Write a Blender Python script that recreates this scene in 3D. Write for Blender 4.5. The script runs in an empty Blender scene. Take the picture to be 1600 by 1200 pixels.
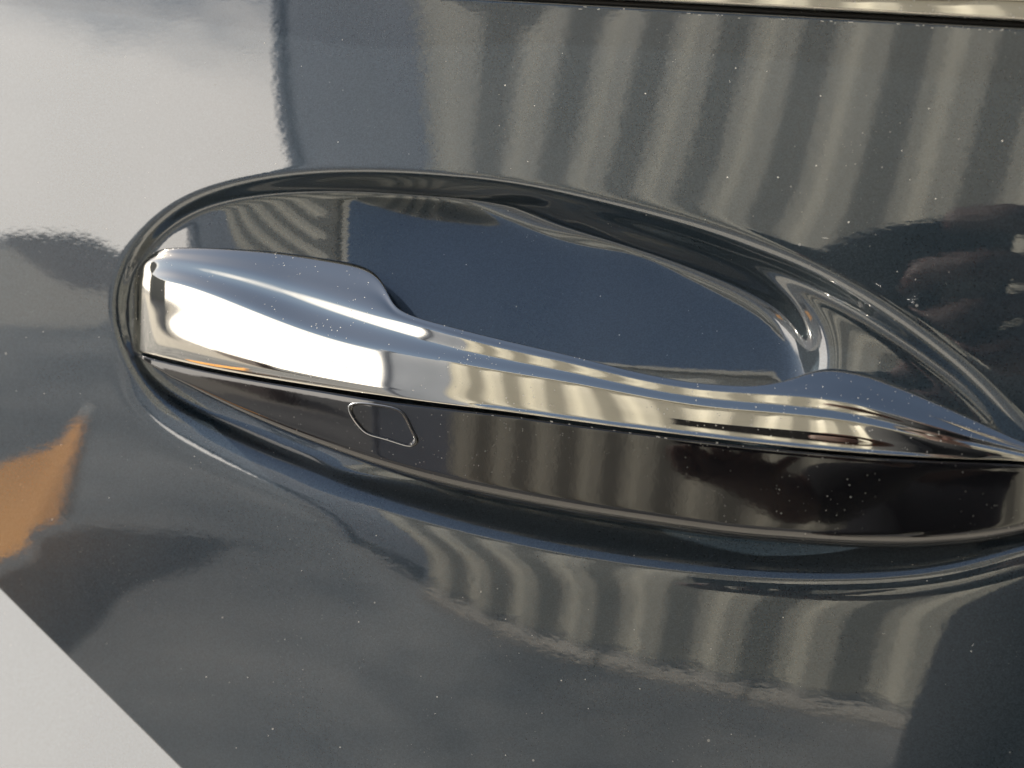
import bpy, bmesh, math, random
import numpy as np
from mathutils import Vector, Matrix

random.seed(7)
rng = np.random.default_rng(7)
S = bpy.context.scene
COL = S.collection
rad = math.radians

# ------------------------------------------------------------------ camera
# metres; the door skin is the plane y = 0 (outside is -y), x runs forward along the car, z up
W0, H0 = 1600.0, 1200.0
FPX = 1931.0
CAM = np.array([0.0, -0.33, 1.0])
YAW, PITCH, ROLL = rad(16.7), rad(3.65), rad(4.5)
fwd = np.array([-math.sin(YAW) * math.cos(PITCH), math.cos(YAW) * math.cos(PITCH), -math.sin(PITCH)])
r0 = np.cross(fwd, [0, 0, 1.0]); r0 /= np.linalg.norm(r0)
u0 = np.cross(r0, fwd)
right = r0 * math.cos(ROLL) + u0 * math.sin(ROLL)
up = -r0 * math.sin(ROLL) + u0 * math.cos(ROLL)
cam_data = bpy.data.cameras.new('camera')
cam_data.sensor_width = 36.0
cam_data.lens = 36.0 * FPX / W0
cam_data.clip_start = 0.01
cam_data.clip_end = 600.0
cam = bpy.data.objects.new('camera', cam_data)
COL.objects.link(cam)
cam.matrix_world = Matrix(((right[0], up[0], -fwd[0], CAM[0]), (right[1], up[1], -fwd[1], CAM[1]),
                           (right[2], up[2], -fwd[2], CAM[2]), (0, 0, 0, 1)))
cam_data.dof.use_dof = True
cam_data.dof.focus_distance = 0.345
cam_data.dof.aperture_fstop = 10.0
S.camera = cam

# ------------------------------------------------------------------ sky, sun, exposure
SUN_EL, SUN_AZ = rad(36), rad(85)          # azimuth: turned left from the door's outward normal (-y)
sun_dir = np.array([-math.sin(SUN_AZ) * math.cos(SUN_EL), -math.cos(SUN_AZ) * math.cos(SUN_EL), math.sin(SUN_EL)])
world = bpy.data.worlds.new('World')
S.world = world
world.use_nodes = True
wn = world.node_tree.nodes; wl = world.node_tree.links
wn.clear()
w_out = wn.new('ShaderNodeOutputWorld')
w_bg = wn.new('ShaderNodeBackground'); w_bg.inputs['Strength'].default_value = 0.05
w_sky = wn.new('ShaderNodeTexSky'); w_sky.sky_type = 'NISHITA'; w_sky.sun_disc = False
w_sky.sun_elevation = SUN_EL
w_sky.sun_rotation = math.atan2(sun_dir[0], sun_dir[1])
w_sky.dust_density = 0.9; w_sky.air_density = 1.0; w_sky.ozone_density = 1.0
# broken bright cloud in the lower sky
w_tc = wn.new('ShaderNodeTexCoord')
w_map = wn.new('ShaderNodeMapping'); w_map.inputs['Scale'].default_value = (1.0, 1.0, 2.6)
w_noise = wn.new('ShaderNodeTexNoise'); w_noise.inputs['Scale'].default_value = 1.7
w_noise.inputs['Detail'].default_value = 7.0; w_noise.inputs['Roughness'].default_value = 0.6
w_sep = wn.new('ShaderNodeSeparateXYZ')
w_alt = wn.new('ShaderNodeMapRange'); w_alt.inputs['From Min'].default_value = 0.0; w_alt.inputs['From Max'].default_value = 0.47
w_alt.inputs['To Min'].default_value = 0.62; w_alt.inputs['To Max'].default_value = -0.42
w_add = wn.new('ShaderNodeMath'); w_add.operation = 'ADD'
w_cov = wn.new('ShaderNodeMapRange'); w_cov.interpolation_type = 'SMOOTHSTEP'
w_cov.inputs['From Min'].default_value = 0.45; w_cov.inputs['From Max'].default_value = 0.85
w_mix = wn.new('ShaderNodeMix'); w_mix.data_type = 'RGBA'
w_mix.inputs['B'].default_value = (28.0, 26.0, 23.6, 1)
wl.new(w_tc.outputs['Generated'], w_map.inputs['Vector'])
wl.new(w_map.outputs['Vector'], w_noise.inputs['Vector'])
wl.new(w_tc.outputs['Generated'], w_sep.inputs['Vector'])
wl.new(w_sep.outputs['Z'], w_alt.inputs['Value'])
wl.new(w_noise.outputs['Fac'], w_add.inputs[0])
wl.new(w_alt.outputs['Result'], w_add.inputs[1])
wl.new(w_add.outputs['Value'], w_cov.inputs['Value'])
wl.new(w_cov.outputs['Result'], w_mix.inputs['Factor'])
w_hs = wn.new('ShaderNodeHueSaturation'); w_hs.inputs['Saturation'].default_value = 0.86; w_hs.inputs['Value'].default_value = 0.9
wl.new(w_sky.outputs['Color'], w_hs.inputs['Color'])
wl.new(w_hs.outputs['Color'], w_mix.inputs['A'])
wl.new(w_mix.outputs['Result'], w_bg.inputs['Color'])
wl.new(w_bg.outputs['Background'], w_out.inputs['Surface'])

sun_data = bpy.data.lights.new('sun', 'SUN')
sun_data.energy = 3.5; sun_data.angle = rad(0.5); sun_data.color = (1.0, 0.93, 0.82)
sun = bpy.data.objects.new('sun', sun_data)
COL.objects.link(sun)
sun.rotation_euler = Vector(sun_dir).to_track_quat('Z', 'Y').to_euler()
S.view_settings.view_transform = 'Standard'
S.view_settings.look = 'None'
S.view_settings.exposure = 1.5
S.view_settings.gamma = 1.0
S.cycles.max_bounces = 8
S.cycles.glossy_bounces = 6
S.cycles.sample_clamp_indirect = 12.0
S.cycles.blur_glossy = 0.3

# ------------------------------------------------------------------ helpers
def door_bulge(x, z):
    """gentle crown of the door skin (metres into the car)"""
    a = np.clip(x + 0.10, None, 0.6)                      # towards the front the skin twists a little
    return (z - 1.0) ** 2 / (2 * 2.6) + (x + 0.02) ** 2 / (2 * 6.0) - 0.32 * 0.5 * (a + np.sqrt(a * a + 0.05 ** 2)) * 0.25 * np.tanh((z - 1.0) / 0.25) + 0.46 * 0.04 * np.tanh((x + 0.16) / 0.04) * 0.25 * np.tanh((z - 1.0) / 0.25)

def at(px, py, prot=0.0):
    """measured photo point -> world point standing prot millimetres proud of the door skin"""
    px = np.asarray(px, float); py = np.asarray(py, float)
    prot = np.broadcast_to(np.asarray(prot, float), px.shape) / 1000.0
    d = fwd + ((px - W0 / 2) / FPX)[..., None] * right + ((H0 / 2 - py) / FPX)[..., None] * up
    y = -prot
    for _ in range(8):
        t = (y - CAM[1]) / d[..., 1]
        p = CAM + t[..., None] * d
        y = door_bulge(p[..., 0], p[..., 2]) - prot
    return p

def cspline(t, v, tq):
    """natural cubic spline through (t, v), evaluated at tq; v may have trailing dimensions"""
    t = np.asarray(t, float); v = np.asarray(v, float); sh = v.shape[1:]
    v = v.reshape(len(t), -1); n = len(t); h = np.diff(t)
    A = np.eye(n); B = np.zeros_like(v)
    for i in range(1, n - 1):
        A[i, i - 1] = h[i - 1]; A[i, i] = 2 * (h[i - 1] + h[i]); A[i, i + 1] = h[i]
        B[i] = 6 * ((v[i + 1] - v[i]) / h[i] - (v[i] - v[i - 1]) / h[i - 1])
    M = np.linalg.solve(A, B)
    tq = np.asarray(tq, float); k = np.clip(np.searchsorted(t, tq) - 1, 0, n - 2)
    a = (t[k + 1] - tq)[:, None]; b = (tq - t[k])[:, None]; hk = h[k][:, None]
    r = (M[k] * a ** 3 + M[k + 1] * b ** 3) / (6 * hk) + (v[k] / hk - M[k] * hk / 6) * a + (v[k + 1] / hk - M[k + 1] * hk / 6) * b
    return r.reshape((len(tq),) + sh)

def pchip(t, v, tq):
    """monotone cubic through (t, v) at tq (no overshoot); v may have trailing dimensions"""
    t = np.asarray(t, float); v = np.asarray(v, float); sh = v.shape[1:]
    v = v.reshape(len(t), -1); h = np.diff(t)[:, None]; d = np.diff(v, axis=0) / h
    m = np.zeros_like(v); m[0] = d[0]; m[-1] = d[-1]
    w1 = 2 * h[1:] + h[:-1]; w2 = h[1:] + 2 * h[:-1]
    with np.errstate(divide='ignore', invalid='ignore'):
        hm = (w1 + w2) / (w1 / d[:-1] + w2 / d[1:])
    m[1:-1] = np.where(d[:-1] * d[1:] > 0, hm, 0.0)
    tq = np.asarray(tq, float); k = np.clip(np.searchsorted(t, tq) - 1, 0, len(t) - 2)
    s = ((tq - t[k]) / (t[k + 1] - t[k]))[:, None]; hk = h[k]
    r = (v[k] * (2 * s**3 - 3 * s**2 + 1) + hk * m[k] * (s**3 - 2 * s**2 + s)
         + v[k + 1] * (-2 * s**3 + 3 * s**2) + hk * m[k + 1] * (s**3 - s**2))
    return r.reshape((len(tq),) + sh)

def closed_curve(pts, n):
    pts = np.asarray(pts, float)
    p = np.vstack([pts[-3:], pts, pts[:3]])
    t = np.concatenate([[0], np.cumsum(np.sqrt(np.linalg.norm(np.diff(p, axis=0), axis=1)))])
    return cspline(t, p, np.linspace(t[3], t[3 + len(pts)], n, endpoint=False))

def grid_mesh(name, P, mat, parent=None, flip=False, wrap_u=False):
    """P: (nu, nv, 3) array -> one smooth mesh object"""
    nu, nv = P.shape[:2]
    idx = np.arange(nu * nv).reshape(nu, nv)
    if wrap_u: idx = np.vstack([idx, idx[:1]])
    a, b, c, d = idx[:-1, :-1], idx[1:, :-1], idx[1:, 1:], idx[:-1, 1:]
    q = np.stack([a, d, c, b] if flip else [a, b, c, d], -1).reshape(-1, 4)
    return raw_mesh(name, P.reshape(-1, 3), q, mat, parent)

def raw_mesh(name, V, quads, mat, parent=None, smooth=True):
    me = bpy.data.meshes.new(name)
    V = np.ascontiguousarray(V, np.float32); q = np.ascontiguousarray(quads, np.int32)
    me.vertices.add(len(V)); me.vertices.foreach_set('co', V.ravel())
    n, k = q.shape
    me.loops.add(n * k); me.loops.foreach_set('vertex_index', q.ravel())
    me.polygons.add(n); me.polygons.foreach_set('loop_start', np.arange(0, n * k, k, dtype=np.int32))
    me.polygons.foreach_set('use_smooth', np.full(n, smooth))
    me.update(calc_edges=True); me.validate()
    o = bpy.data.objects.new(name, me); COL.objects.link(o)
    me.materials.append(mat)
    if parent: o.parent = parent
    return o

def bm_obj(name, bm, mat, parent=None, smooth=False):
    me = bpy.data.meshes.new(name); bm.to_mesh(me); bm.free()
    if smooth:
        for p in me.polygons: p.use_smooth = True
    me.materials.append(mat)
    o = bpy.data.objects.new(name, me); COL.objects.link(o)
    if parent: o.parent = parent
    return o

def box(bm, lo, hi, bevel=0.0):
    r = bmesh.ops.create_cube(bm, size=1.0)
    vs = r['verts']
    for v in vs:
        v.co = Vector([lo[i] + (v.co[i] + 0.5) * (hi[i] - lo[i]) for i in range(3)])
    if bevel:
        es = list({e for v in vs for e in v.link_edges})
        bmesh.ops.bevel(bm, geom=es, offset=bevel, segments=2, affect='EDGES', profile=0.5)

def tube(path, r, n=10, closed=True):
    """(m,3) path -> grid of circles"""
    path = np.asarray(path, float); m = len(path)
    if closed: tang = np.roll(path, -1, 0) - np.roll(path, 1, 0)
    else: tang = np.gradient(path, axis=0)
    tang /= np.linalg.norm(tang, axis=1)[:, None]
    ref = np.array([0, -1.0, 0]); b = np.cross(tang, ref); b /= np.linalg.norm(b, axis=1)[:, None]
    nn = np.cross(b, tang); a = np.linspace(0, 2 * math.pi, n + 1)
    r = np.broadcast_to(np.asarray(r, float), (m,))
    return path[:, None] + (np.cos(a)[None, :, None] * nn[:, None] + np.sin(a)[None, :, None] * b[:, None]) * r[:, None, None]

def tag(o, label=None, cat=None, group=None, kind=None):
    for k, v in (('label', label), ('category', cat), ('group', group), ('kind', kind)):
        if v: o[k] = v
    return o

def empty(name, loc=(0, 0, 0), parent=None):
    o = bpy.data.objects.new(name, None); COL.objects.link(o); o.location = loc
    o.empty_display_size = 0.05
    if parent: o.parent = parent
    return o

# ------------------------------------------------------------------ materials
def mat(name, color=(0.5, 0.5, 0.5), rough=0.5, metal=0.0, **kw):
    m = bpy.data.materials.new(name); m.use_nodes = True
    b = m.node_tree.nodes['Principled BSDF']
    b.inputs['Base Color'].default_value = (*color, 1); b.inputs['Roughness'].default_value = rough
    b.inputs['Metallic'].default_value = metal
    for k, v in kw.items(): b.inputs[k.replace('_', ' ')].default_value = v
    return m, m.node_tree.nodes, m.node_tree.links, b

def node(nodes, kind, **kw):
    n = nodes.new('ShaderNode' + kind)
    for k, v in kw.items():
        k = k.replace('_', ' ')
        if k in n.inputs: n.inputs[k].default_value = v
        else: setattr(n, k.replace(' ', '_'), v)
    return n

def ramp(nodes, links, src, lo, hi, smooth=True):
    r = nodes.new('ShaderNodeMapRange')
    if smooth: r.interpolation_type = 'SMOOTHSTEP'
    r.inputs['From Min'].default_value = lo; r.inputs['From Max'].default_value = hi
    links.new(src, r.inputs['Value']); return r.outputs['Result']

def math_node(nodes, links, op, a, b):
    m = nodes.new('ShaderNodeMath'); m.operation = op
    for i, v in enumerate((a, b)):
        if isinstance(v, (int, float)): m.inputs[i].default_value = v
        else: links.new(v, m.inputs[i])
    return m.outputs[0]

def mix_col(nodes, links, fac, a, b):
    m = nodes.new('ShaderNodeMix'); m.data_type = 'RGBA'
    links.new(fac, m.inputs['Factor'])
    for k, v in (('A', a), ('B', b)):
        if isinstance(v, tuple): m.inputs[k].default_value = (*v, 1)
        else: links.new(v, m.inputs[k])
    return m.outputs['Result']

def specks(nodes, links, vec, scale, radius, keep):
    """sparse dots: a voronoi cell keeps its dot only if its random number is below keep"""
    v = node(nodes, 'TexVoronoi', Scale=scale); links.new(vec, v.inputs['Vector'])
    s = nodes.new('ShaderNodeSeparateColor'); links.new(v.outputs['Color'], s.inputs[0])
    near = math_node(nodes, links, 'LESS_THAN', v.outputs['Distance'], math_node(nodes, links, 'MULTIPLY', s.outputs[1], radius))
    on = math_node(nodes, links, 'LESS_THAN', s.outputs[0], keep)
    return math_node(nodes, links, 'MULTIPLY', near, on)

def paint_material():
    m, n, l, b = mat('blue_grey_metallic_paint', (0.028, 0.038, 0.048), 0.38, 0.55)
    b.inputs['Coat Weight'].default_value = 1.0; b.inputs['Coat Roughness'].default_value = 0.012
    b.inputs['Coat IOR'].default_value = 2.05
    tc = n.new('ShaderNodeTexCoord'); obj = tc.outputs['Object']
    # orange peel of the clear coat
    mp = n.new('ShaderNodeMapping'); mp.inputs['Scale'].default_value = (0.55, 0.55, 1.0); l.new(obj, mp.inputs['Vector'])
    peel = node(n, 'TexNoise', Scale=650.0, Detail=1.0); l.new(mp.outputs['Vector'], peel.inputs['Vector'])
    bump = node(n, 'Bump', Strength=0.04, Distance=0.00015); l.new(peel.outputs['Fac'], bump.inputs['Height'])
    l.new(bump.outputs['Normal'], b.inputs['Coat Normal'])
    # metal flake
    fl = node(n, 'TexVoronoi', Scale=3200.0); l.new(obj, fl.inputs['Vector'])
    sp = n.new('ShaderNodeSeparateColor'); l.new(fl.outputs['Color'], sp.inputs[0])
    flake = mix_col(n, l, sp.outputs[0], (0.012, 0.024, 0.036), (0.030, 0.050, 0.070))
    # road dust: fine grains and a few larger ones, thicker in patches
    cl = node(n, 'TexNoise', Scale=22.0, Detail=3.0); l.new(obj, cl.inputs['Vector'])
    film = math_node(n, l, 'MULTIPLY', ramp(n, l, cl.outputs['Fac'], 0.35, 0.75), 0.03)
    d1 = specks(n, l, obj, 900.0, 0.20, 0.03)
    d2 = specks(n, l, obj, 330.0, 0.13, 0.03)
    d3 = specks(n, l, obj, 1900.0, 0.36, 0.07)
    cd = node(n, 'TexNoise', Scale=38.0, Detail=2.0); l.new(obj, cd.inputs['Vector'])
    clump = ramp(n, l, cd.outputs['Fac'], 0.42, 0.66)
    dots = math_node(n, l, 'MAXIMUM', math_node(n, l, 'MAXIMUM', math_node(n, l, 'MULTIPLY', d1, clump), d2),
                     math_node(n, l, 'MULTIPLY', math_node(n, l, 'MULTIPLY', d3, 0.4), clump))
    dust = math_node(n, l, 'MAXIMUM', math_node(n, l, 'MULTIPLY', dots, 0.75), film)
    l.new(mix_col(n, l, dust, flake, (0.40, 0.39, 0.37)), b.inputs['Base Color'])
    l.new(math_node(n, l, 'SUBTRACT', 1.0, dots), b.inputs['Coat Weight'])
    l.new(math_node(n, l, 'MULTIPLY', math_node(n, l, 'SUBTRACT', 1.0, dust), 0.55), b.inputs['Metallic'])
    return m

def gloss_black_material():
    m, n, l, b = mat('gloss_black_plastic', (0.006, 0.006, 0.007), 0.06, 0.0)
    b.inputs['IOR'].default_value = 1.8
    tc = n.new('ShaderNodeTexCoord'); obj = tc.outputs['Object']
    peel = node(n, 'TexNoise', Scale=500.0, Detail=2.0); l.new(obj, peel.inputs['Vector'])
    bump = node(n, 'Bump', Strength=0.04, Distance=0.00015); l.new(peel.outputs['Fac'], bump.inputs['Height'])
    l.new(bump.outputs['Normal'], b.inputs['Normal'])
    d1 = specks(n, l, obj, 1100.0, 0.22, 0.05)
    d2 = specks(n, l, obj, 1700.0, 0.40, 0.10)
    cd = node(n, 'TexNoise', Scale=45.0, Detail=2.0); l.new(obj, cd.inputs['Vector'])
    clump = ramp(n, l, cd.outputs['Fac'], 0.35, 0.65)
    dots = math_node(n, l, 'MULTIPLY', clump, math_node(n, l, 'MAXIMUM', math_node(n, l, 'MULTIPLY', d1, 0.9), math_node(n, l, 'MULTIPLY', d2, 0.5)))
    l.new(mix_col(n, l, dots, (0.006, 0.006, 0.007), (0.34, 0.33, 0.31)), b.inputs['Base Color'])
    l.new(math_node(n, l, 'ADD', math_node(n, l, 'MULTIPLY', dots, 0.5), 0.05), b.inputs['Roughness'])
    return m

def chrome_material():
    m, n, l, b = mat('bright_chrome', (0.56, 0.54, 0.49), 0.035, 1.0)
    tc = n.new('ShaderNodeTexCoord'); obj = tc.outputs['Object']
    cl = node(n, 'TexNoise', Scale=55.0, Detail=4.0); l.new(obj, cl.inputs['Vector'])
    patch = ramp(n, l, cl.outputs['Fac'], 0.45, 0.68)
    d1 = math_node(n, l, 'MULTIPLY', specks(n, l, obj, 1700.0, 0.36, 0.14), patch)
    d2 = specks(n, l, obj, 1500.0, 0.26, 0.03)
    dots = math_node(n, l, 'MAXIMUM', d1, d2)
    l.new(mix_col(n, l, dots, (0.56, 0.54, 0.49), (0.42, 0.41, 0.39)), b.inputs['Base Color'])
    l.new(math_node(n, l, 'SUBTRACT', 1.0, dots), b.inputs['Metallic'])
    l.new(math_node(n, l, 'ADD', math_node(n, l, 'MULTIPLY', dots, 0.6), 0.03), b.inputs['Roughness'])
    return m

PAINT = paint_material()
BLACK = gloss_black_material()
CHROME = chrome_material()
RUBBER = mat('black_rubber', (0.012, 0.012, 0.012), 0.55)[0]
DARKGAP = mat('dark_trim_plastic', (0.008, 0.008, 0.009), 0.5)[0]

# ------------------------------------------------------------------ the car side
car = empty('car', (0.0, 0.0, 0.0))
tag(car, 'blue-grey metallic car door with chrome and gloss black handle in an oval recess', 'car')
def into_car(o, parent=car):
    o.parent = parent
    return o

# outline of the recess in the door skin, and of the deep finger pocket inside it
RIM = [(186, 470), (196, 425), (222, 380), (275, 332), (350, 301), (450, 284), (560, 280), (700, 287), (850, 305),
       (1000, 339), (1150, 385), (1300, 452), (1420, 526), (1520, 604), (1590, 675), (1660, 745), (1700, 790), (1690, 812),
       (1600, 838), (1500, 864), (1380, 880), (1200, 880), (1000, 860), (800, 824), (600, 772), (450, 722), (330, 668),
       (250, 618), (208, 566), (190, 520)]
POCKET = [(250, 200), (450, 220), (600, 240), (690, 264), (780, 296), (860, 328), (1000, 375), (1120, 418), (1200, 458), (1240, 497), (1262, 545),
          (1260, 600), (1220, 670), (1100, 730), (900, 745), (700, 740), (500, 740), (300, 720), (200, 600), (190, 400)]

STEP = 0.0006
X0, X1, Z0, Z1 = -0.345, 0.105, 0.835, 1.135
gx = np.arange(X0, X1 + 1e-9, STEP); gz = np.arange(Z0, Z1 + 1e-9, STEP)

def mask_of(px_pts):
    P = at(*closed_curve(px_pts, 420).T)[:, [0, 2]]
    X, Z = np.meshgrid(gx, gz, indexing='ij')
    inside = np.zeros(X.shape, bool); dist = np.full(X.shape, 1e9)
    Q = np.roll(P, -1, 0)
    for (ax, az), (bx, bz) in zip(P, Q):
        ex, ez = bx - ax, bz - az
        t = np.clip(((X - ax) * ex + (Z - az) * ez) / (ex * ex + ez * ez), 0, 1)
        dist = np.minimum(dist, (X - ax - t * ex) ** 2 + (Z - az - t * ez) ** 2)
        if az != bz:
            c = (az > Z) != (bz > Z)
            inside ^= c & (X < (Z - az) * ex / ez + ax)
    sd = np.sqrt(dist) * np.where(inside, -1, 1)
    return np.clip(0.5 - sd / STEP, 0, 1), sd

def blur(a, s_mm):
    s = s_mm / 1000.0 / STEP; r = int(4 * s) + 1
    k = np.exp(-0.5 * (np.arange(-r, r + 1) / s) ** 2); k /= k.sum()
    for ax in (0, 1):
        pad = [(0, 0), (0, 0)]; pad[ax] = (r, r)
        b = np.pad(a, pad, mode='edge'); out = np.zeros_like(a)
        n = a.shape[ax]
        for i, w in enumerate(k):
            out += w * (b[i:i + n] if ax == 0 else b[:, i:i + n])
        a = out
    return a


m_rim, sd_rim = mask_of(RIM)
m_poc, sd_poc = mask_of(POCKET)
XX, ZZ = np.meshgrid(gx, gz, indexing='ij')
# the rim is crisp along the top and turns into a wide soft fillet below the handle
def line_z(pts):
    P = at(*np.array(pts, float).T)
    return pchip(P[:, 0], P[:, 2:3], np.clip(gx, P[0, 0], P[-1, 0]))[:, 0][None, :].T
XX, ZZ = np.meshgrid(gx, gz, indexing='ij')
zline = line_z([(150, 600), (250, 605), (500, 645), (900, 700), (1600, 770), (1720, 790)])
soft = 1 / (1 + np.exp((ZZ - zline) / 0.008))
ztop = line_z([(150, 405), (250, 410), (400, 430), (600, 505), (900, 585), (1200, 622), (1300, 615), (1450, 645), (1600, 695), (1720, 743)])
xw = lambda a, b: np.clip((XX - at(np.array([a]), np.array([500.]))[0, 0]) / (at(np.array([b]), np.array([500.]))[0, 0] - at(np.array([a]), np.array([500.]))[0, 0]), 0, 1)
sstep = lambda t: t * t * (3 - 2 * t)
to_right = sstep(xw(800, 1200))
rim_top = blur(m_rim, 1.2) * (1 - to_right) + blur(m_rim, 2.0) * to_right
rim = rim_top * (1 - soft) + blur(m_rim, 5.0) * soft
rise = ZZ - ztop
rise = 0.5 * (rise + np.sqrt(rise * rise + 0.004 ** 2))            # floor leans back above the grip, level behind it
below = sstep(np.clip((zline - ZZ) / 0.02 + 0.5, 0, 1))
to_foot = sstep(xw(1150, 1320))
poc_a, poc_b = sstep(xw(720, 960)), sstep(xw(950, 1200))
poc = blur(m_poc, 2.2) * (1 - poc_a) + (blur(m_poc, 1.6) * (1 - poc_b) + blur(m_poc, 3.0) * poc_b) * poc_a
poc = poc * sstep(xw(300, 640))
shallow = 0.0036 + 0.0060 * (xw(240, 690) ** 1.1) - 0.0052 * sstep(xw(690, 900)) - 0.0022 * to_foot + (0.02 + 0.12 * to_foot) * rise
shallow = shallow * (1 - below) + 0.0075 * below
deep = 0.0062 + 0.30 * rise
inner = shallow * (1 - poc) + deep * poc
calm_x = sstep(xw(740, 1000))
inner = blur(inner, 3.0) * (1 - calm_x) * (1 - soft) + inner * (calm_x * (1 - soft) + soft)
recess = rim * inner
recess -= 0.0006 * blur(m_rim, 9.0) * (1 - rim)       # faint swelling of the skin round the rim

# fine grid in view, coarser skin beyond
xs = np.concatenate([np.arange(-0.66, X0 - 0.004, 0.012), gx, np.arange(X1 + 0.006, 1.0, 0.012)])
zs = np.concatenate([np.arange(0.32, Z0 - 0.004, 0.012), gz])
belt = at(np.array([850., 1600.]), np.array([8., 49.]))
full = np.zeros((len(xs), len(zs)))
i0 = int(np.searchsorted(xs, X0 - 1e-6)); j0 = int(np.searchsorted(zs, Z0 - 1e-6))
full[i0:i0 + len(gx), j0:j0 + len(gz)] = recess
GX, GZ = np.meshgrid(xs, zs, indexing='ij')
skin = np.stack([GX, door_bulge(GX, GZ) + full, GZ], -1)
door = grid_mesh('rear_door', skin, PAINT, flip=True)

def cut(o, p, q, keep_point, lip, thick):
    """trim a skin along the line p-q (seen square on), keep the side of keep_point, roll the cut edge inward"""
    bm = bmesh.new(); bm.from_mesh(o.data)
    d = np.array([q[0] - p[0], 0, q[2] - p[2]]); d /= np.linalg.norm(d)
    nrm = np.array([-d[2], 0, d[0]])
    if np.dot(np.asarray(keep_point) - p, nrm) > 0: nrm = -nrm
    bmesh.ops.bisect_plane(bm, geom=bm.verts[:] + bm.edges[:] + bm.faces[:], plane_co=Vector(p), plane_no=Vector(nrm), clear_outer=True)
    edge = [e for e in bm.edges if e.is_boundary and all(abs(np.dot(np.array(v.co) - p, nrm)) < 2e-5 for v in e.verts)]
    for k in range(7):
        if k < 6:
            a0, a1 = math.pi / 2 * k / 6, math.pi / 2 * (k + 1) / 6
            off = nrm * lip * (math.sin(a1) - math.sin(a0)) + np.array([0, 1, 0]) * lip * (math.cos(a0) - math.cos(a1))
        else:
            off = np.array([0, thick, 0])
        r = bmesh.ops.extrude_edge_only(bm, edges=edge)
        vs = [g for g in r['geom'] if isinstance(g, bmesh.types.BMVert)]
        edge = [g for g in r['geom'] if isinstance(g, bmesh.types.BMEdge) and all(v in set(vs) for v in g.verts)]
        bmesh.ops.translate(bm, verts=vs, vec=Vector(off))
    bmesh.ops.recalc_face_normals(bm, faces=bm.faces[:])
    for f in bm.faces: f.smooth = True
    bm.to_mesh(o.data); bm.free()

centre = at(np.array([800.]), np.array([600.]))[0]
cut(door, belt[0], belt[1], centre, 0.0011, 0.008)
arch = at(np.array([0., 285.]), np.array([918., 1200.]))
cut(door, arch[0], arch[1], centre, 0.0008, 0.006)
into_car(door)

# ---- rear quarter panel beyond the door's diagonal cut: shoulder that leans back towards the sky
def quarter_panel():
    d = (arch[1] - arch[0]) * np.array([1, 0, 1]); d /= np.linalg.norm(d)
    nrm = np.array([d[2], 0, -d[0]])
    if np.dot(centre - arch[0], nrm) > 0: nrm = -nrm
    s = np.linspace(-0.60, 0.75, 200); w = np.concatenate([np.linspace(-0.012, 0.10, 60), np.linspace(0.11, 0.75, 60)])
    Sg, Wg = np.meshgrid(s, w, indexing='ij')
    base = arch[0] + Sg[..., None] * d + Wg[..., None] * nrm
    zr = arch[1][2] - 0.004
    y = 0.012 + 0.0035 + 0.07 * np.tanh((base[..., 2] - zr) * math.tan(rad(15.5)) / 0.07) + 0.10 * Wg ** 2 - 0.10 * (base[..., 0] - arch[1][0])
    base[..., 1] = y
    return grid_mesh('quarter_panel', base, PAINT, flip=False)
quarter = quarter_panel()
cut(quarter, belt[0], belt[1], centre, 0.0011, 0.008)
into_car(quarter)

# ---- window trim above the door
def belt_trim():
    d = belt[1] - belt[0]; d /= np.linalg.norm(d)
    prof = [(0.0021, 0.004), (0.0021, -0.0008), (0.0027, -0.0026), (0.0040, -0.0026), (0.0085, -0.0022), (0.0110, -0.0008), (0.0120, 0.002), (0.0120, 0.010)]
    t = np.linspace(0, 1, 48); pr = pchip(np.linspace(0, 1, len(prof)), np.array(prof), t)
    s = np.linspace(-0.55, 0.50, 120)
    n2 = np.cross(d, [0, 1.0, 0]); n2 /= np.linalg.norm(n2)
    if n2[2] < 0: n2 = -n2
    P = belt[0] + s[:, None, None] * d + pr[None, :, :1] * n2
    P[..., 1] = door_bulge(P[..., 0], P[..., 2]) + pr[None, :, 1]
    tr = grid_mesh('window_trim', P, CHROME, flip=True); into_car(tr)
    pr = np.array([(-0.003, 0.0075), (0.0005, 0.0045), (0.0012, 0.0022), (0.0022, 0.0016), (0.004, 0.003)])
    P = belt[0] + s[:, None, None] * d + pr[None, :, :1] * n2
    P[..., 1] = door_bulge(P[..., 0], P[..., 2]) + pr[None, :, 1]
    into_car(grid_mesh('rubber_seal', P, RUBBER, flip=True))
    zt = 0.0118
    gl = mat('dark_window_glass', (0.01, 0.012, 0.012), 0.02)[0]
    pr = np.array([(zt - 0.003, 0.009), (zt + 0.1, 0.02), (zt + 0.34, 0.10)])
    P = belt[0] + s[:, None, None] * d + pr[None, :, :1] * n2
    P[..., 1] = pr[None, :, 1] + 0.004
    into_car(grid_mesh('window_glass', P, gl, flip=True))
belt_trim()

# ------------------------------------------------------------------ the handle
handle = empty('door_handle', (0, 0, 0), car)
handle.location = (0, 0, 0)

def front(x):   # how far the face of the handle stands out of the door (mm)
    return pchip([204, 225, 260, 300, 450, 600, 900, 1200, 1400, 1550, 1690, 1740],
                 [-5, 5.4, 7.4, 8.7, 11.3, 13.0, 13.8, 12.8, 10.5, 6.5, 1.0, -1], np.atleast_1d(x))

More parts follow.
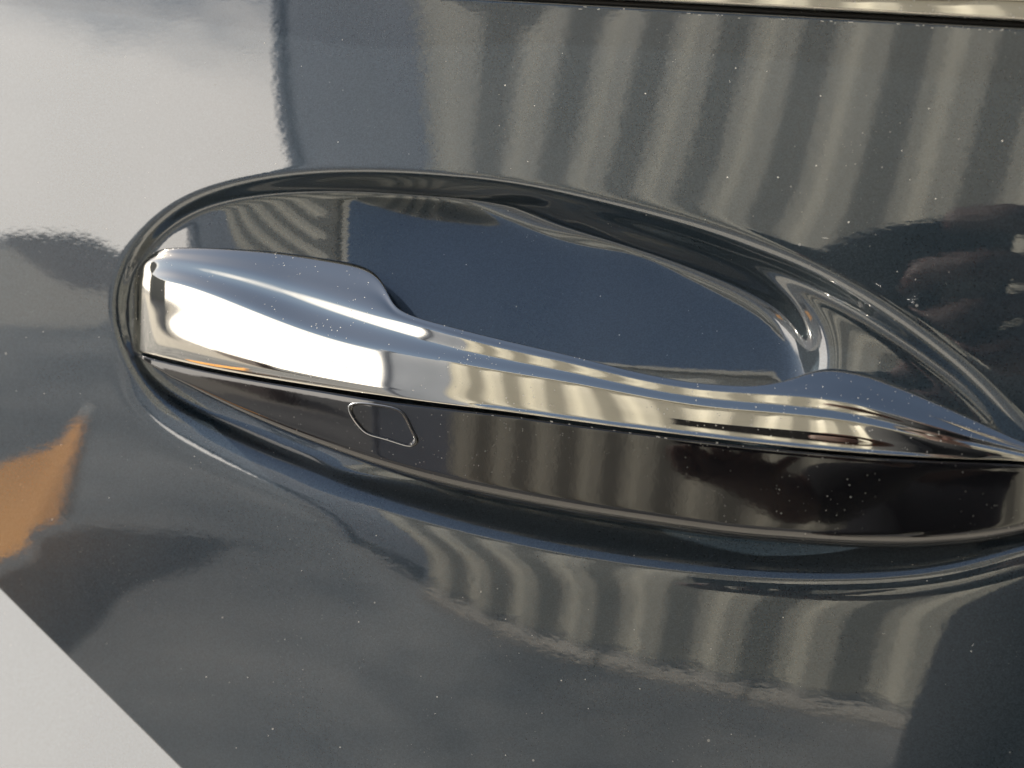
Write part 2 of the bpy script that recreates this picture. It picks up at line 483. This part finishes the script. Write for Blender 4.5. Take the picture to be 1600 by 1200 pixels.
# station: [T, U, C, B] heights in the photo and the depth of T below the door skin; see the section rows in loft
ST = [  # x,   T,   U,   C,   B,   dT
    (262, 387, 404, 438, 562, -3.2), (300, 386, 410, 447, 571, -3.2), (400, 390, 430, 482, 590, -3.4),
    (500, 402, 460, 518, 606, -4.0), (560, 413, 477, 533, 616, -4.5), (585, 425, 484, 539, 620, -4.0), (602, 446, 489, 543, 622, -1.5),
    (614, 474, 494, 546, 624, 1.0), (640, 491, 503, 551, 627, 3.0), (700, 509, 522, 562, 633, 5.0), (800, 534, 547, 580, 645, 6.0),
    (900, 557, 569, 597, 659, 7.0), (1000, 582, 593, 616, 672, 7.0), (1100, 599, 609, 632, 684, 6.0), (1170, 603, 613, 639, 692, 4.0),
    (1220, 596, 616, 643, 697, 0.5), (1260, 582, 618, 646, 701, -2.5), (1290, 574, 621, 650, 704, -4.0), (1340, 580, 633, 659, 708, -4.3),
    (1400, 600, 650, 671, 712, -4.3), (1500, 644, 679, 692, 717, -4.2), (1600, 691, 705, 711, 721, -4.0), (1690, 727, 729, 731, 735, -4.0)]
rows = []
# rounded left end, section by section: (px, py, proud mm)
rows.append([(228, 408, -12), (218, 416, -7), (211, 424, -6), (207, 432, -5.5), (206, 442, -5.25), (205, 452, -5), (204, 500, -5), (205, 535, -5), (206, 545, -5), (208, 545, -12)])
rows.append([(236, 398, -12), (228, 399, -5), (220, 406, -1.5), (215, 415, 1.0), (213, 428, 1.35), (212, 440, 1.6), (210, 500, 2.0), (210, 540, 2.0), (210, 548, 1.7), (211, 548, -6)])
rows.append([(250, 390, -12), (243, 390, 0.0), (235, 396, 1.6), (229, 405, 2.8), (227, 420, 3.5), (226, 436, 4.2), (225, 500, 4.9), (226, 545, 5.2), (226, 554, 5.0), (226, 555, -2)])
STA = np.array(ST, float)
calm = STA[[k for k in range(len(ST)) if ST[k][0] not in (560, 585, 602, 614, 640, 1170, 1220, 1260, 1290)]]     # the face ignores the feet
xd = np.concatenate([np.arange(262, 540, 14), np.arange(540, 660, 4), np.arange(660, 1690, 14), [1690]])
Td = pchip(STA[:, 0], STA[:, 1:2], xd)[:, 0]
Ud, Cd, Bd = cspline(calm[:, 0], calm[:, 2:5], xd).T
Fd = cspline([262, 300, 450, 600, 900, 1200, 1400, 1550, 1690], front(np.array([262, 300, 450, 600, 900, 1200, 1400, 1550, 1690.])), xd)
Ld = cspline([200, 300, 600, 900, 1200, 1400, 1600, 1700], np.array([0.8, 1.3, 1.5, 1.6, 1.7, 1.5, 0.5, 0.2]), xd)
for x, T, U, C, B, f, lean in zip(xd, Td, Ud, Cd, Bd, Fd, Ld):
    U = max(U, T + 2.0); C = max(C, U + 2.0)
    lip = float(np.clip((x - 560) / 200, 0, 1)) * min(1.0, (B - C) / 40)
    dC = f - lean
    hollow = 0.012 * (C - U) * float(np.interp(x, [262, 330, 480, 800, 1200, 1500], [0.8, 1.75, 1.7, 0.9, 0.6, 0.9]))
    dU = dC - (0.42 - 0.17 * float(np.clip((x - 450) / 250, 0, 1))) * (C - U) * 0.178
    dT = max(dU - 0.80 * (U - T) * 0.178, -4.0)
    rows.append([(x, T + 6, dT - 8), (x, T, dT), (x, T + (U - T) * 0.5, dT + (dU - dT) * 0.54), (x, U, dU), (x, 0.5 * (U + C), 0.5 * (dU + dC) - hollow), (x, C, dC),
                 (x, C + (B - C) * 0.45, f - lean * 0.45), (x, B - (B - C) * 0.14, f - 0.15 * lip), (x, B, f - 0.35 + 0.75 * lip), (x, B + 1.0, f - 9)])
rows = np.array(rows, float)
xs_st = rows[:, 7, 0]
tt = np.concatenate([[0], np.cumsum(np.abs(np.diff(xs_st)) ** 0.5 + 2.0)])
tq = np.linspace(0, tt[-1], 640)
net = pchip(tt, rows, tq)                                  # (640, 10, 3)
sp = np.array([0, 1.0, 2.0, 3.0, 3.6, 4.2, 5.6, 6.7, 7.2, 8.0])
sq = np.concatenate([np.linspace(0, 1, 8, endpoint=False), np.linspace(1, 7.2, 110, endpoint=False), np.linspace(7.2, 8, 8)])
grip_px = pchip(sp, np.swapaxes(net, 0, 1), sq)            # (100, 640, 3)
def smooth_rows(a, k):
    for _ in range(k):
        a[:, 1:-1] = 0.25 * a[:, :-2] + 0.5 * a[:, 1:-1] + 0.25 * a[:, 2:]
    return a
def smooth_cols(a, k):
    for _ in range(k):
        a[1:-1] = 0.25 * a[:-2] + 0.5 * a[1:-1] + 0.25 * a[2:]
    return a
grip_px = smooth_cols(smooth_rows(grip_px, 60), 10)
G = at(grip_px[..., 0], grip_px[..., 1], grip_px[..., 2])
grip = grid_mesh('chrome_grip', G, CHROME, handle, flip=True)

# gloss black lower cover
LOW = np.array([(206, 549), (224, 563), (262, 586), (300, 607), (400, 657), (500, 699), (600, 735), (700, 764), (850, 796), (1000, 821), (1200, 847),
                (1400, 857), (1500, 852), (1600, 836), (1690, 806), (1740, 780)], float)
TOP = np.array([(206, 547), (224, 556), (262, 566), (300, 575), (400, 594), (500, 610), (600, 626), (700, 638), (800, 650), (900, 664), (1000, 677), (1100, 689),
                (1200, 700), (1400, 717), (1500, 722), (1600, 726), (1690, 740), (1740, 760)], float)
lx = np.concatenate([206 + 60 * np.linspace(0, 1, 60, endpoint=False) ** 1.6, np.linspace(266, 1738, 560)])
Lt, Ll = pchip(TOP[:, 0], TOP[:, 1:], lx)[:, 0], pchip(LOW[:, 0], LOW[:, 1:], lx)[:, 0]
Lt = smooth_rows(Lt[None, :], 40)[0]; Ll = smooth_rows(Ll[None, :], 80)[0]
f = front(lx); hgt = Ll - Lt
drop = 8.5 * np.clip(hgt / 110.0, 0.12, 1.0)
sec = [(0.0, -7.0, 1.0), (0.0, -0.9, 0), (0.012, -0.55, 0), (0.05, -0.35, 0), (0.35, -0.10, 0), (0.62, 0.0, 0.0), (0.82, 0.05, 0.0), (0.93, 0.0, 0.10), (0.975, 0, 0.45), (1.0, 0, 1.05), (0.985, -6, 1.3)]
rowsb = np.array([[(x, t + (b - t) * a, ff + d0 - dr * k) for x, t, b, ff, dr in zip(lx, Lt, Ll, f, drop)] for a, d0, k in sec])
rowsb[0, :, 2] = f - 6
spb = np.array([0, 1, 1.25, 1.7, 3, 4, 5, 6, 6.6, 7.2, 8.2])
sqb = np.concatenate([np.linspace(0, 1, 6, endpoint=False), np.linspace(1, 1.7, 14, endpoint=False), np.linspace(1.7, 6, 50, endpoint=False), np.linspace(6, 8.2, 26)])
low_px = smooth_cols(pchip(spb, rowsb, sqb), 3)
Lw = at(low_px[..., 0], low_px[..., 1], low_px[..., 2])
cover = grid_mesh('lower_cover', Lw, BLACK, handle, flip=True)

def cover_proud(px, py):
    """how far the black cover stands out at a photo point"""
    q = low_px[8:-12].reshape(-1, 3)
    out = np.empty(len(px))
    for i, (a, b) in enumerate(zip(px, py)):
        d2 = (q[:, 0] - a) ** 2 + (q[:, 1] - b) ** 2
        k = np.argpartition(d2, 8)[:8]; w = 1 / (d2[k] + 0.3)
        out[i] = (w * q[k, 2]).sum() / w.sum()
    return out

# touch sensor: recessed outline with a raised pad inside
SENS = [(544, 634), (556, 629), (590, 632), (621, 639), (634, 650), (645, 672), (652, 690), (645, 697), (632, 696), (600, 686), (572, 677), (558, 664), (547, 648)]
ring_px = closed_curve(SENS, 160)
c0 = ring_px.mean(0)
def sensor_pad():
    ks = [(1.05, -0.5), (1.02, 0.02), (0.99, 0.62), (0.955, 0.85), (0.915, 0.62), (0.88, -0.05), (0.84, -0.22), (0.7, -0.12), (0.4, -0.05), (0.05, -0.05)]
    R = np.array([c0 + (ring_px - c0) * k for k, _ in ks])
    d = np.array([cover_proud(r[:, 0], r[:, 1]) + o for r, (_, o) in zip(R, ks)])
    P = at(R[..., 0], R[..., 1], d)
    P = np.concatenate([P, P[:, :1]], 1)
    return grid_mesh('touch_sensor', P, BLACK, handle, flip=True)
sensor_pad()
SATIN = mat('bevel_glint_grey', (0.42, 0.43, 0.44), 0.28, 1.0)[0]
def sensor_glint_ring():  # added bright ring, standing in for the glint along the groove's bevel
    r = c0 + (ring_px - c0) * 0.965
    d = cover_proud(r[:, 0], r[:, 1]) + 0.42
    P = tube(at(r[:, 0], r[:, 1], d), 0.00030, 12)
    return grid_mesh('sensor_glint_ring', P, SATIN, handle, wrap_u=True)
sensor_glint_ring()

# ---- loose dust grains and stone chips lying on the skin, thicker along the top edge and the chrome's lower edge
def dust():
    bm = bmesh.new()
    def grain(p, size, stretch=1.0, ang=0.0):
        n = random.randint(5, 7); ring = []
        for k in range(n):
            a = 2 * math.pi * k / n; r = size * random.uniform(0.55, 1.1)
            u_, v_ = r * math.cos(a) * stretch, r * math.sin(a)
            ring.append(bm.verts.new((p[0] + u_ * math.cos(ang) - v_ * math.sin(ang), p[1], p[2] + u_ * math.sin(ang) + v_ * math.cos(ang))))
        top = bm.verts.new((p[0], p[1] - size * 0.5, p[2]))
        for k in range(n): bm.faces.new((ring[k], ring[(k + 1) % n], top))
    def on_skin(px, py):
        p = at(np.array([px]), np.array([py]))[0]
        i = int(np.clip(round((p[0] - X0) / STEP), 0, len(gx) - 1)); j = int(np.clip(round((p[2] - Z0) / STEP), 0, len(gz) - 1))
        p[1] = door_bulge(p[0], p[2]) + recess[i, j] - 0.00002
        return p
    for _ in range(150):
        px, py = random.uniform(20, 1590), random.uniform(50, 1190)
        if px + (1200 - py) < 330: continue
        grain(on_skin(px, py), random.uniform(0.00008, 0.00026))
    for _ in range(40):
        px = random.uniform(900, 1590); py = 4 + (px - 850) * 0.0533 + random.uniform(3, 9)
        grain(on_skin(px, py), random.uniform(0.00006, 0.00018), random.uniform(1, 5), rad(-4))
    for px in (770, 815, 862, 890, 925, 960, 985, 1028, 1040, 1120, 1215):
        py = float(np.interp(px, TOP[:, 0], TOP[:, 1])) + random.uniform(0, 3)
        p = at(np.array([px]), np.array([py]), cover_proud([px], [py]) + 0.02)[0]
        grain(p, random.uniform(0.0001, 0.00024), random.uniform(1.5, 5), rad(-9))
    for px, py, L_, an in ((1290, 745, 9, 4), (680, 1115, 5, 40), (1140, 127, 5, 110), (1290, 372, 16, -2), (1520, 1008, 8, 60), (860, 330, 6, 20)):
        grain(on_skin(px, py) if px != 1290 or py != 745 else on_skin(1380, 990), 0.00007, L_, rad(an))
    o = bm_obj('dust', bm, mat('pale_dust', (0.62, 0.61, 0.58), 0.7)[0])
    tag(o, kind='stuff')
dust()

# ------------------------------------------------------------------ what the paint and chrome reflect
def ground_mat(name, c0, c1, sc):
    m, n, l, b = mat(name, c0, 0.9)
    tc = n.new('ShaderNodeTexCoord')
    a = node(n, 'TexNoise', Scale=sc, Detail=9.0, Roughness=0.65); l.new(tc.outputs['Object'], a.inputs['Vector'])
    l.new(mix_col(n, l, ramp(n, l, a.outputs['Fac'], 0.3, 0.7), c0, c1), b.inputs['Base Color'])
    return m
PALE = ground_mat('pale_concrete', (0.32, 0.30, 0.265), (0.44, 0.41, 0.36), 0.9)
ASPHALT = ground_mat('grey_asphalt', (0.08, 0.086, 0.097), (0.25, 0.25, 0.25), 0.9)
bm = bmesh.new()
bmesh.ops.create_grid(bm, x_segments=8, y_segments=8, size=250)
ground = bm_obj('ground', bm, ASPHALT)
tag(ground, kind='structure')

def sheet(name, outline, z, m):
    bm = bmesh.new()
    bm.faces.new([bm.verts.new((x, y, z)) for x, y in outline])
    bmesh.ops.recalc_face_normals(bm, faces=bm.faces[:])
    o = bm_obj(name, bm, m); tag(o, kind='structure'); return o
WHITE = ground_mat('white_paving', (0.52, 0.49, 0.44), (0.66, 0.62, 0.55), 1.1)
sheet('pavement', [(-4.0, 1.6), (-4.0, -1.0), (4.0, -1.0), (4.0, 1.6)], 0.004, WHITE)
sheet('concrete_yard', [(-90, -90), (-6.6, -10.0), (-12.0, -4.2), (-60, 5)], 0.004, PALE)

# corrugated steel fence on a concrete base
FENCE_ROT, FENCE_X0, FENCE_Y0, FENCE_LEN = rad(26.3), -1.99, -3.21, 7.0
def steel(name, c0, c1):
    m, n, l, b = mat(name, c0, 0.45)
    tc = n.new('ShaderNodeTexCoord')
    a = node(n, 'TexNoise', Scale=2.5, Detail=6.0); l.new(tc.outputs['Object'], a.inputs['Vector'])
    l.new(mix_col(n, l, ramp(n, l, a.outputs['Fac'], 0.3, 0.8), c0, c1), b.inputs['Base Color'])
    return m
STEEL = steel('cream_painted_steel', (0.47, 0.455, 0.385), (0.40, 0.388, 0.325))
BLUESTEEL = steel('blue_grey_painted_steel', (0.19, 0.22, 0.28), (0.15, 0.18, 0.23))
fence = empty('corrugated_fence', (0, 0, 0))
tag(fence, 'cream corrugated steel fence on a grey concrete base mirrored in the paint', 'fence')
PITCH_R, DEEP = 0.235, 0.030
PLINTH, TOPZ = 0.03, 2.12
def sheet_mesh():
    prof = []
    for k in range(4):
        o = k * PITCH_R
        prof += [(o, 0), (o + 0.06, 0), (o + 0.115, DEEP), (o + 0.18, DEEP)]
    prof.append((4 * PITCH_R, 0))
    bm = bmesh.new()
    loop = prof + [(x, y - 0.002) for x, y in prof[::-1]]
    lo = [bm.verts.new((x, y, PLINTH + 0.02)) for x, y in loop]
    hi = [bm.verts.new((x, y, TOPZ)) for x, y in loop]
    for i in range(len(loop)):
        j = (i + 1) % len(loop); bm.faces.new((lo[i], lo[j], hi[j], hi[i]))
    bmesh.ops.recalc_face_normals(bm, faces=bm.faces[:])
    return bm
base_sheet = bm_obj('fence_sheet', sheet_mesh(), STEEL, fence)
n_sheets = int(FENCE_LEN / (4 * PITCH_R)); START = 0.73
for k in range(n_sheets):
    o = base_sheet if k == 0 else base_sheet.copy()
    if k: COL.objects.link(o); o.parent = fence
    o.location = (START + k * 4 * PITCH_R, 0.002 * (k % 2), 0)
L_END = START + n_sheets * 4 * PITCH_R
bm = bmesh.new()
for k in range(n_sheets * 2 + 1):
    xk = START + k * 2 * PITCH_R
    box(bm, (xk, -0.14, 0.0), (min(xk + 2 * PITCH_R - 0.012, L_END), 0.050 + 0.008 * (k % 2), PLINTH), 0.006)
bm_obj('concrete_base', bm, PALE, fence)
bm = bmesh.new(); box(bm, (START, -0.05, TOPZ + 0.003), (L_END, 0.09, TOPZ + 0.06)); bm_obj('top_rail', bm, STEEL, fence)
fence.location = (FENCE_X0, FENCE_Y0, 0); fence.rotation_euler = (0, 0, FENCE_ROT)

gate = empty('steel_gate', (FENCE_X0, FENCE_Y0, 0)); gate.rotation_euler = (0, 0, FENCE_ROT)
tag(gate, 'flat blue-grey steel gate at the far end of the cream fence mirrored in the paint', 'gate')
bm = bmesh.new(); box(bm, (0.07, -0.06, 0.06), (0.69, -0.02, 2.15), 0.004); bm_obj('gate_leaf', bm, BLUESTEEL, gate)
for xa in (0.0, 0.694):
    bm = bmesh.new(); box(bm, (xa, -0.09, 0.0), (xa + 0.034 if xa else 0.066, 0.0, 2.31), 0.006); bm_obj('gate_post', bm, BLUESTEEL, gate)
bm = bmesh.new(); box(bm, (0.09, -0.018, 1.0), (0.12, 0.02, 1.16), 0.006); bm_obj('gate_handle', bm, BLUESTEEL, gate)

far_wall = empty('boundary_wall', (-40.0, -42.0, 0)); far_wall.rotation_euler = (0, 0, rad(45))
tag(far_wall, 'low dark brick wall on the horizon mirrored at the left of the paint', 'wall')
bm = bmesh.new(); box(bm, (-45, -0.15, 0), (45, 0.15, 1.0), 0.01); bm_obj('wall_face', bm, mat('dark_brick', (0.06, 0.045, 0.045), 0.9)[0], far_wall)
bm = bmesh.new(); box(bm, (-45, -0.2, 1.003), (45, 0.2, 1.1), 0.01); bm_obj('coping', bm, mat('coping_stone', (0.12, 0.11, 0.11), 0.9)[0], far_wall)

# office block far off to the left
building = empty('office_building', (-62.0, -20.0, 0)); building.rotation_euler = (0, 0, rad(60))
tag(building, 'distant grey office block with rows of windows mirrored in the end of the chrome handle', 'building')
WALLM = mat('grey_facade', (0.16, 0.17, 0.17), 0.8)[0]
GLASSM = mat('window_glass', (0.02, 0.03, 0.035), 0.05)[0]
FRAMEM = mat('window_frame_paint', (0.5, 0.5, 0.48), 0.5)[0]
bm = bmesh.new(); box(bm, (-14, -8, 0), (14, 0, 15)); bm_obj('wall', bm, WALLM, building)
bm = bmesh.new(); box(bm, (-14.3, -8.3, 15.003), (14.3, 0.3, 15.6), 0.03); bm_obj('roof', bm, FRAMEM, building)
wbm = bmesh.new(); box(wbm, (-0.95, 0.003, -0.85), (0.95, 0.08, 0.85)); w0 = bm_obj('window', wbm, FRAMEM, building)
pbm = bmesh.new(); box(pbm, (-0.85, 0.05, -0.75), (0.85, 0.10, 0.75)); p0 = bm_obj('pane', pbm, GLASSM, w0)
k = 0
for fl in range(4):
    for c in range(10):
        if k: 
            w_ = w0.copy(); COL.objects.link(w_); p_ = p0.copy(); COL.objects.link(p_); p_.parent = w_
        else: w_ = w0
        w_.location = (-12.2 + c * 2.7, 0, 2.4 + fl * 3.5); k += 1

# orange cloth banner between two poles, the low sun shining through it
def cloth_mat():
    m, n, l, b = mat('orange_cloth', (0.95, 0.45, 0.12), 0.8)
    tr = n.new('ShaderNodeBsdfTranslucent'); tr.inputs['Color'].default_value = (1.0, 0.52, 0.18, 1)
    mx = n.new('ShaderNodeMixShader'); mx.inputs['Fac'].default_value = 0.65
    out = next(k for k in n if k.type == 'OUTPUT_MATERIAL')
    l.new(b.outputs[0], mx.inputs[1]); l.new(tr.outputs[0], mx.inputs[2]); l.new(mx.outputs[0], out.inputs['Surface'])
    return m
barrier = empty('site_banner', (-2.20, -1.86, 0.0)); barrier.rotation_euler = (0, 0, rad(68))
tag(barrier, 'orange cloth banner on two short poles mirrored at the lower left of the car paint', 'banner')
u = np.linspace(0, 1, 40); v = np.linspace(0, 1, 16)
U, V = np.meshgrid(u, v, indexing='ij')
P = np.stack([-0.62 + 1.24 * U - 0.34 * V * (0.06 + 0.94 * (1 - U)), 0.03 * np.sin(U * 17) * (1 - 0.5 * V) + 0.02 * np.sin(U * 7 + V * 3), 0.03 + 0.33 * V - 0.05 * V * np.sin(U * math.pi)], -1)
grid_mesh('banner_cloth', P, cloth_mat(), barrier)
for xa in (-0.64, 0.64):
    bm = bmesh.new(); bmesh.ops.create_cone(bm, cap_ends=True, segments=16, radius1=0.018, radius2=0.016, depth=0.44, matrix=Matrix.Translation((xa - (0.17 if xa < 0 else 0.01), 0, 0.21)) @ Matrix.Rotation(-0.68 if xa < 0 else -0.04, 4, 'Y'))
    bm_obj('pole', bm, FRAMEM, barrier, True)

# ------------------------------------------------------------------ the photographer and the phone
CAMF = Matrix(((right[0], up[0], -fwd[0]), (right[1], up[1], -fwd[1]), (right[2], up[2], -fwd[2])))
PHONE_M = mat('black_phone_glass', (0.01, 0.01, 0.012), 0.08)[0]
CLOTH = mat('dark_cloth', (0.018, 0.020, 0.024), 0.9)[0]
JEANS = mat('dark_trousers', (0.012, 0.014, 0.02), 0.9)[0]
SKIN = mat('skin', (0.085, 0.05, 0.042), 0.55, Subsurface_Weight=0.1)[0]
HAIR = mat('dark_hair', (0.012, 0.009, 0.007), 0.6)[0]
SHOE = mat('dark_shoes', (0.02, 0.02, 0.02), 0.6)[0]
phone = empty('phone', tuple(CAM))
phone.rotation_euler = (rad(90), rad(4.5), 0)
phone.rotation_mode = 'QUATERNION'
phone.rotation_quaternion = CAMF.to_quaternion()
tag(phone, 'black phone held up in front of the car door mirrored beside the recess', 'phone')
bm = bmesh.new(); box(bm, (-0.092, -0.020, 0.003), (0.058, 0.054, 0.011), 0.0035); bm_obj('phone_body', bm, PHONE_M, phone)
for (lx_, ly_) in ((0.0, 0.022), (0.021, 0.012)):
    bm = bmesh.new(); bmesh.ops.create_cone(bm, cap_ends=True, segments=24, radius1=0.008, radius2=0.008, depth=0.0016,
                                            matrix=Matrix.Translation((lx_, ly_, 0.0021))); bm_obj('lens', bm, PHONE_M, phone, True)

def skinned(name, joints, bones, m, parent, root, level=2):
    names = list(joints); me = bpy.data.meshes.new(name)
    me.from_pydata([joints[k][:3] for k in names], [(names.index(a), names.index(b)) for a, b in bones], [])
    o = bpy.data.objects.new(name, me); COL.objects.link(o); o.parent = parent
    md = o.modifiers.new('skin', 'SKIN'); md.use_smooth_shade = True
    sk = me.skin_vertices[0].data if me.skin_vertices else None
    if sk is None:
        bpy.context.view_layer.objects.active = o
        return o
    for i, k in enumerate(names):
        r = joints[k][3]; sk[i].radius = r if isinstance(r, tuple) else (r, r); sk[i].use_root = (k == root)
    sb = o.modifiers.new('subdiv', 'SUBSURF'); sb.levels = level; sb.render_levels = level
    me.materials.append(m)
    return o

def phone_pt(x, y, z):
    v = CAMF @ Vector((x, y, z)); return np.array(CAM) + np.array(v)
hr = phone_pt(0.088, 0.0, 0.030)      # palm by the near end of the phone
hl = phone_pt(-0.060, -0.085, 0.040)
person = empty('person', (0.36, -0.86, 0.0))
tag(person, 'person in dark clothes holding up a phone, mirrored dark in the right of the paint', 'person')
def rel(p, r): return (p[0] - 0.36, p[1] + 0.86, p[2], r)
J = {
    'pelvis': rel((0.34, -0.86, 0.92), (0.16, 0.12)), 'waist': rel((0.36, -0.85, 1.05), (0.15, 0.11)), 'chest': rel((0.40, -0.82, 1.25), (0.17, 0.12)),
    'neck0': rel((0.42, -0.80, 1.40), 0.075), 'neck': rel((0.42, -0.77, 1.47), 0.055), 'head0': rel((0.41, -0.74, 1.54), 0.075), 'head': rel((0.40, -0.73, 1.62), (0.078, 0.095)), 'crown': rel((0.40, -0.74, 1.69), 0.06),
    'sh_r': rel((0.24, -0.79, 1.37), 0.062), 'el_r': rel((0.20, -0.62, 1.12), 0.046), 'wr_r': rel(hr + np.array([0.03, -0.085, -0.035]), 0.028), 'pa_r': rel(hr, (0.036, 0.016)),
    'sh_l': rel((0.58, -0.77, 1.36), 0.062), 'el_l': rel((0.40, -0.56, 1.08), 0.046), 'wr_l': rel((0.02, -0.475, 0.885), 0.028), 'pa_l': rel(hl, (0.034, 0.016)),
    'hip_r': rel((0.26, -0.86, 0.82), 0.098), 'kn_r': rel((0.17, -0.76, 0.55), 0.066), 'an_r': rel((0.17, -0.92, 0.09), 0.042), 'to_r': rel((0.16, -0.74, 0.035), 0.035),
    'hip_l': rel((0.45, -0.86, 0.86), 0.098), 'kn_l': rel((0.48, -0.80, 0.48), 0.062), 'an_l': rel((0.50, -0.88, 0.09), 0.042), 'to_l': rel((0.51, -0.70, 0.035), 0.035)}
B = [('pelvis', 'waist'), ('waist', 'chest'), ('chest', 'neck0'), ('neck0', 'neck'), ('neck', 'head0'), ('head0', 'head'), ('head', 'crown'),
     ('chest', 'sh_r'), ('sh_r', 'el_r'), ('el_r', 'wr_r'), ('wr_r', 'pa_r'), ('chest', 'sh_l'), ('sh_l', 'el_l'), ('el_l', 'wr_l'), ('wr_l', 'pa_l'),
     ('pelvis', 'hip_r'), ('hip_r', 'kn_r'), ('kn_r', 'an_r'), ('an_r', 'to_r'), ('pelvis', 'hip_l'), ('hip_l', 'kn_l'), ('kn_l', 'an_l'), ('an_l', 'to_l')]
def fingers(tag_, palm, dirs, lens):
    for i, (base, d1, d2) in enumerate(dirs):
        k = f'{tag_}f{i}'
        b0 = palm + np.array(base); b1 = b0 + np.array(d1) * lens[i] * 0.5; b2 = b1 + np.array(d2) * lens[i] * 0.5
        J[k + 'a'] = rel(b0, 0.0095); J[k + 'b'] = rel(b1, 0.0085); J[k + 'c'] = rel(b2, 0.0068)
        B.extend([('pa_' + tag_, k + 'a'), (k + 'a', k + 'b'), (k + 'b', k + 'c')])
ln = [0.055, 0.070, 0.075, 0.070, 0.056]
fingers('r', hr, [((-0.012, 0.02, -0.028), (-0.8, 0.5, 0.1), (-0.95, 0.2, 0.0)), ((-0.015, 0.012, 0.036), (-0.8, 0.4, 0.25), (-0.9, -0.4, 0)),
                  ((-0.02, 0.012, 0.016), (-0.85, 0.4, 0.1), (-0.9, -0.4, 0)), ((-0.02, 0.012, -0.003), (-0.85, 0.4, 0), (-0.9, -0.4, 0)), ((-0.016, 0.012, -0.018), (-0.85, 0.4, -0.1), (-0.9, -0.4, 0))], ln)
fingers('l', hl, [((0.02, 0.012, 0.012), (0.5, 0.3, 0.8), (0.2, 0.2, 0.95)), ((-0.03, 0.015, 0.022), (-0.2, 0.5, 0.8), (0.0, -0.3, 0.9)),
                  ((-0.014, 0.015, 0.028), (-0.1, 0.5, 0.8), (0.0, -0.3, 0.9)), ((0.002, 0.015, 0.028), (0, 0.5, 0.8), (0.0, -0.3, 0.9)), ((-0.038, 0.012, 0.008), (-0.3, 0.5, 0.7), (0.0, -0.3, 0.9))], ln)
skinned('body', J, B, SKIN, person, 'pelvis', 2)
def grow(keys, g):
    out = {}
    for k in keys:
        r = J[k][3]; r = (r[0] + g, r[1] + g) if isinstance(r, tuple) else r + g
        out[k] = J[k][:3] + (r,)
    return out
jk = ['pelvis', 'waist', 'chest', 'neck0', 'sh_r', 'el_r', 'wr_r', 'sh_l', 'el_l', 'wr_l']
skinned('jacket', grow(jk, 0.016), [b for b in B if b[0] in jk and b[1] in jk], CLOTH, person, 'pelvis', 2)
tk = ['pelvis', 'hip_r', 'kn_r', 'an_r', 'hip_l', 'kn_l', 'an_l']
skinned('trousers', grow(tk, 0.014), [b for b in B if b[0] in tk and b[1] in tk], JEANS, person, 'pelvis', 2)
for sd in 'rl':
    a_, t_ = np.array(J['an_' + sd][:3]), np.array(J['to_' + sd][:3])
    JS = {'heel': (a_[0], a_[1] - 0.03, 0.045, 0.042), 'mid': (*(0.5 * (a_ + t_))[:2], 0.045, 0.045), 'toe': (t_[0], t_[1] + 0.02, 0.036, 0.034)}
    skinned('shoe', JS, [('heel', 'mid'), ('mid', 'toe')], SHOE, person, 'mid', 2)
bm = bmesh.new(); bmesh.ops.create_uvsphere(bm, u_segments=24, v_segments=16, radius=1.0)
hd = np.array(J['head'][:3])
for v in bm.verts:
    z = v.co.z
    if z < -0.1: z = -0.1 + (z + 0.1) * 0.5 * (1.0 if v.co.y < 0 else 0.2)
    v.co = Vector(hd) + Vector((v.co.x * 0.088, v.co.y * 0.102 - 0.012, z * 0.115 + 0.02))
bm_obj('hair', bm, HAIR, person, True)
for sx in (-0.03, 0.03):
    bm = bmesh.new(); bmesh.ops.create_uvsphere(bm, u_segments=12, v_segments=8, radius=0.012, matrix=Matrix.Translation(Vector(hd) + Vector((sx, 0.082, -0.015))))
    bm_obj('eye', bm, FRAMEM, person, True)
bm = bmesh.new(); bmesh.ops.create_cone(bm, cap_ends=True, segments=10, radius1=0.018, radius2=0.006, depth=0.045, matrix=Matrix.Translation(Vector(hd) + Vector((0, 0.098, -0.03))) @ Matrix.Rotation(rad(-20), 4, 'X'))
bm_obj('nose', bm, SKIN, person, True)
bm = bmesh.new(); box(bm, tuple(hd + np.array([-0.022, 0.080, -0.072])), tuple(hd + np.array([0.022, 0.092, -0.064])), 0.003)
bm_obj('mouth', bm, mat('lips', (0.35, 0.12, 0.11), 0.5)[0], person, True)
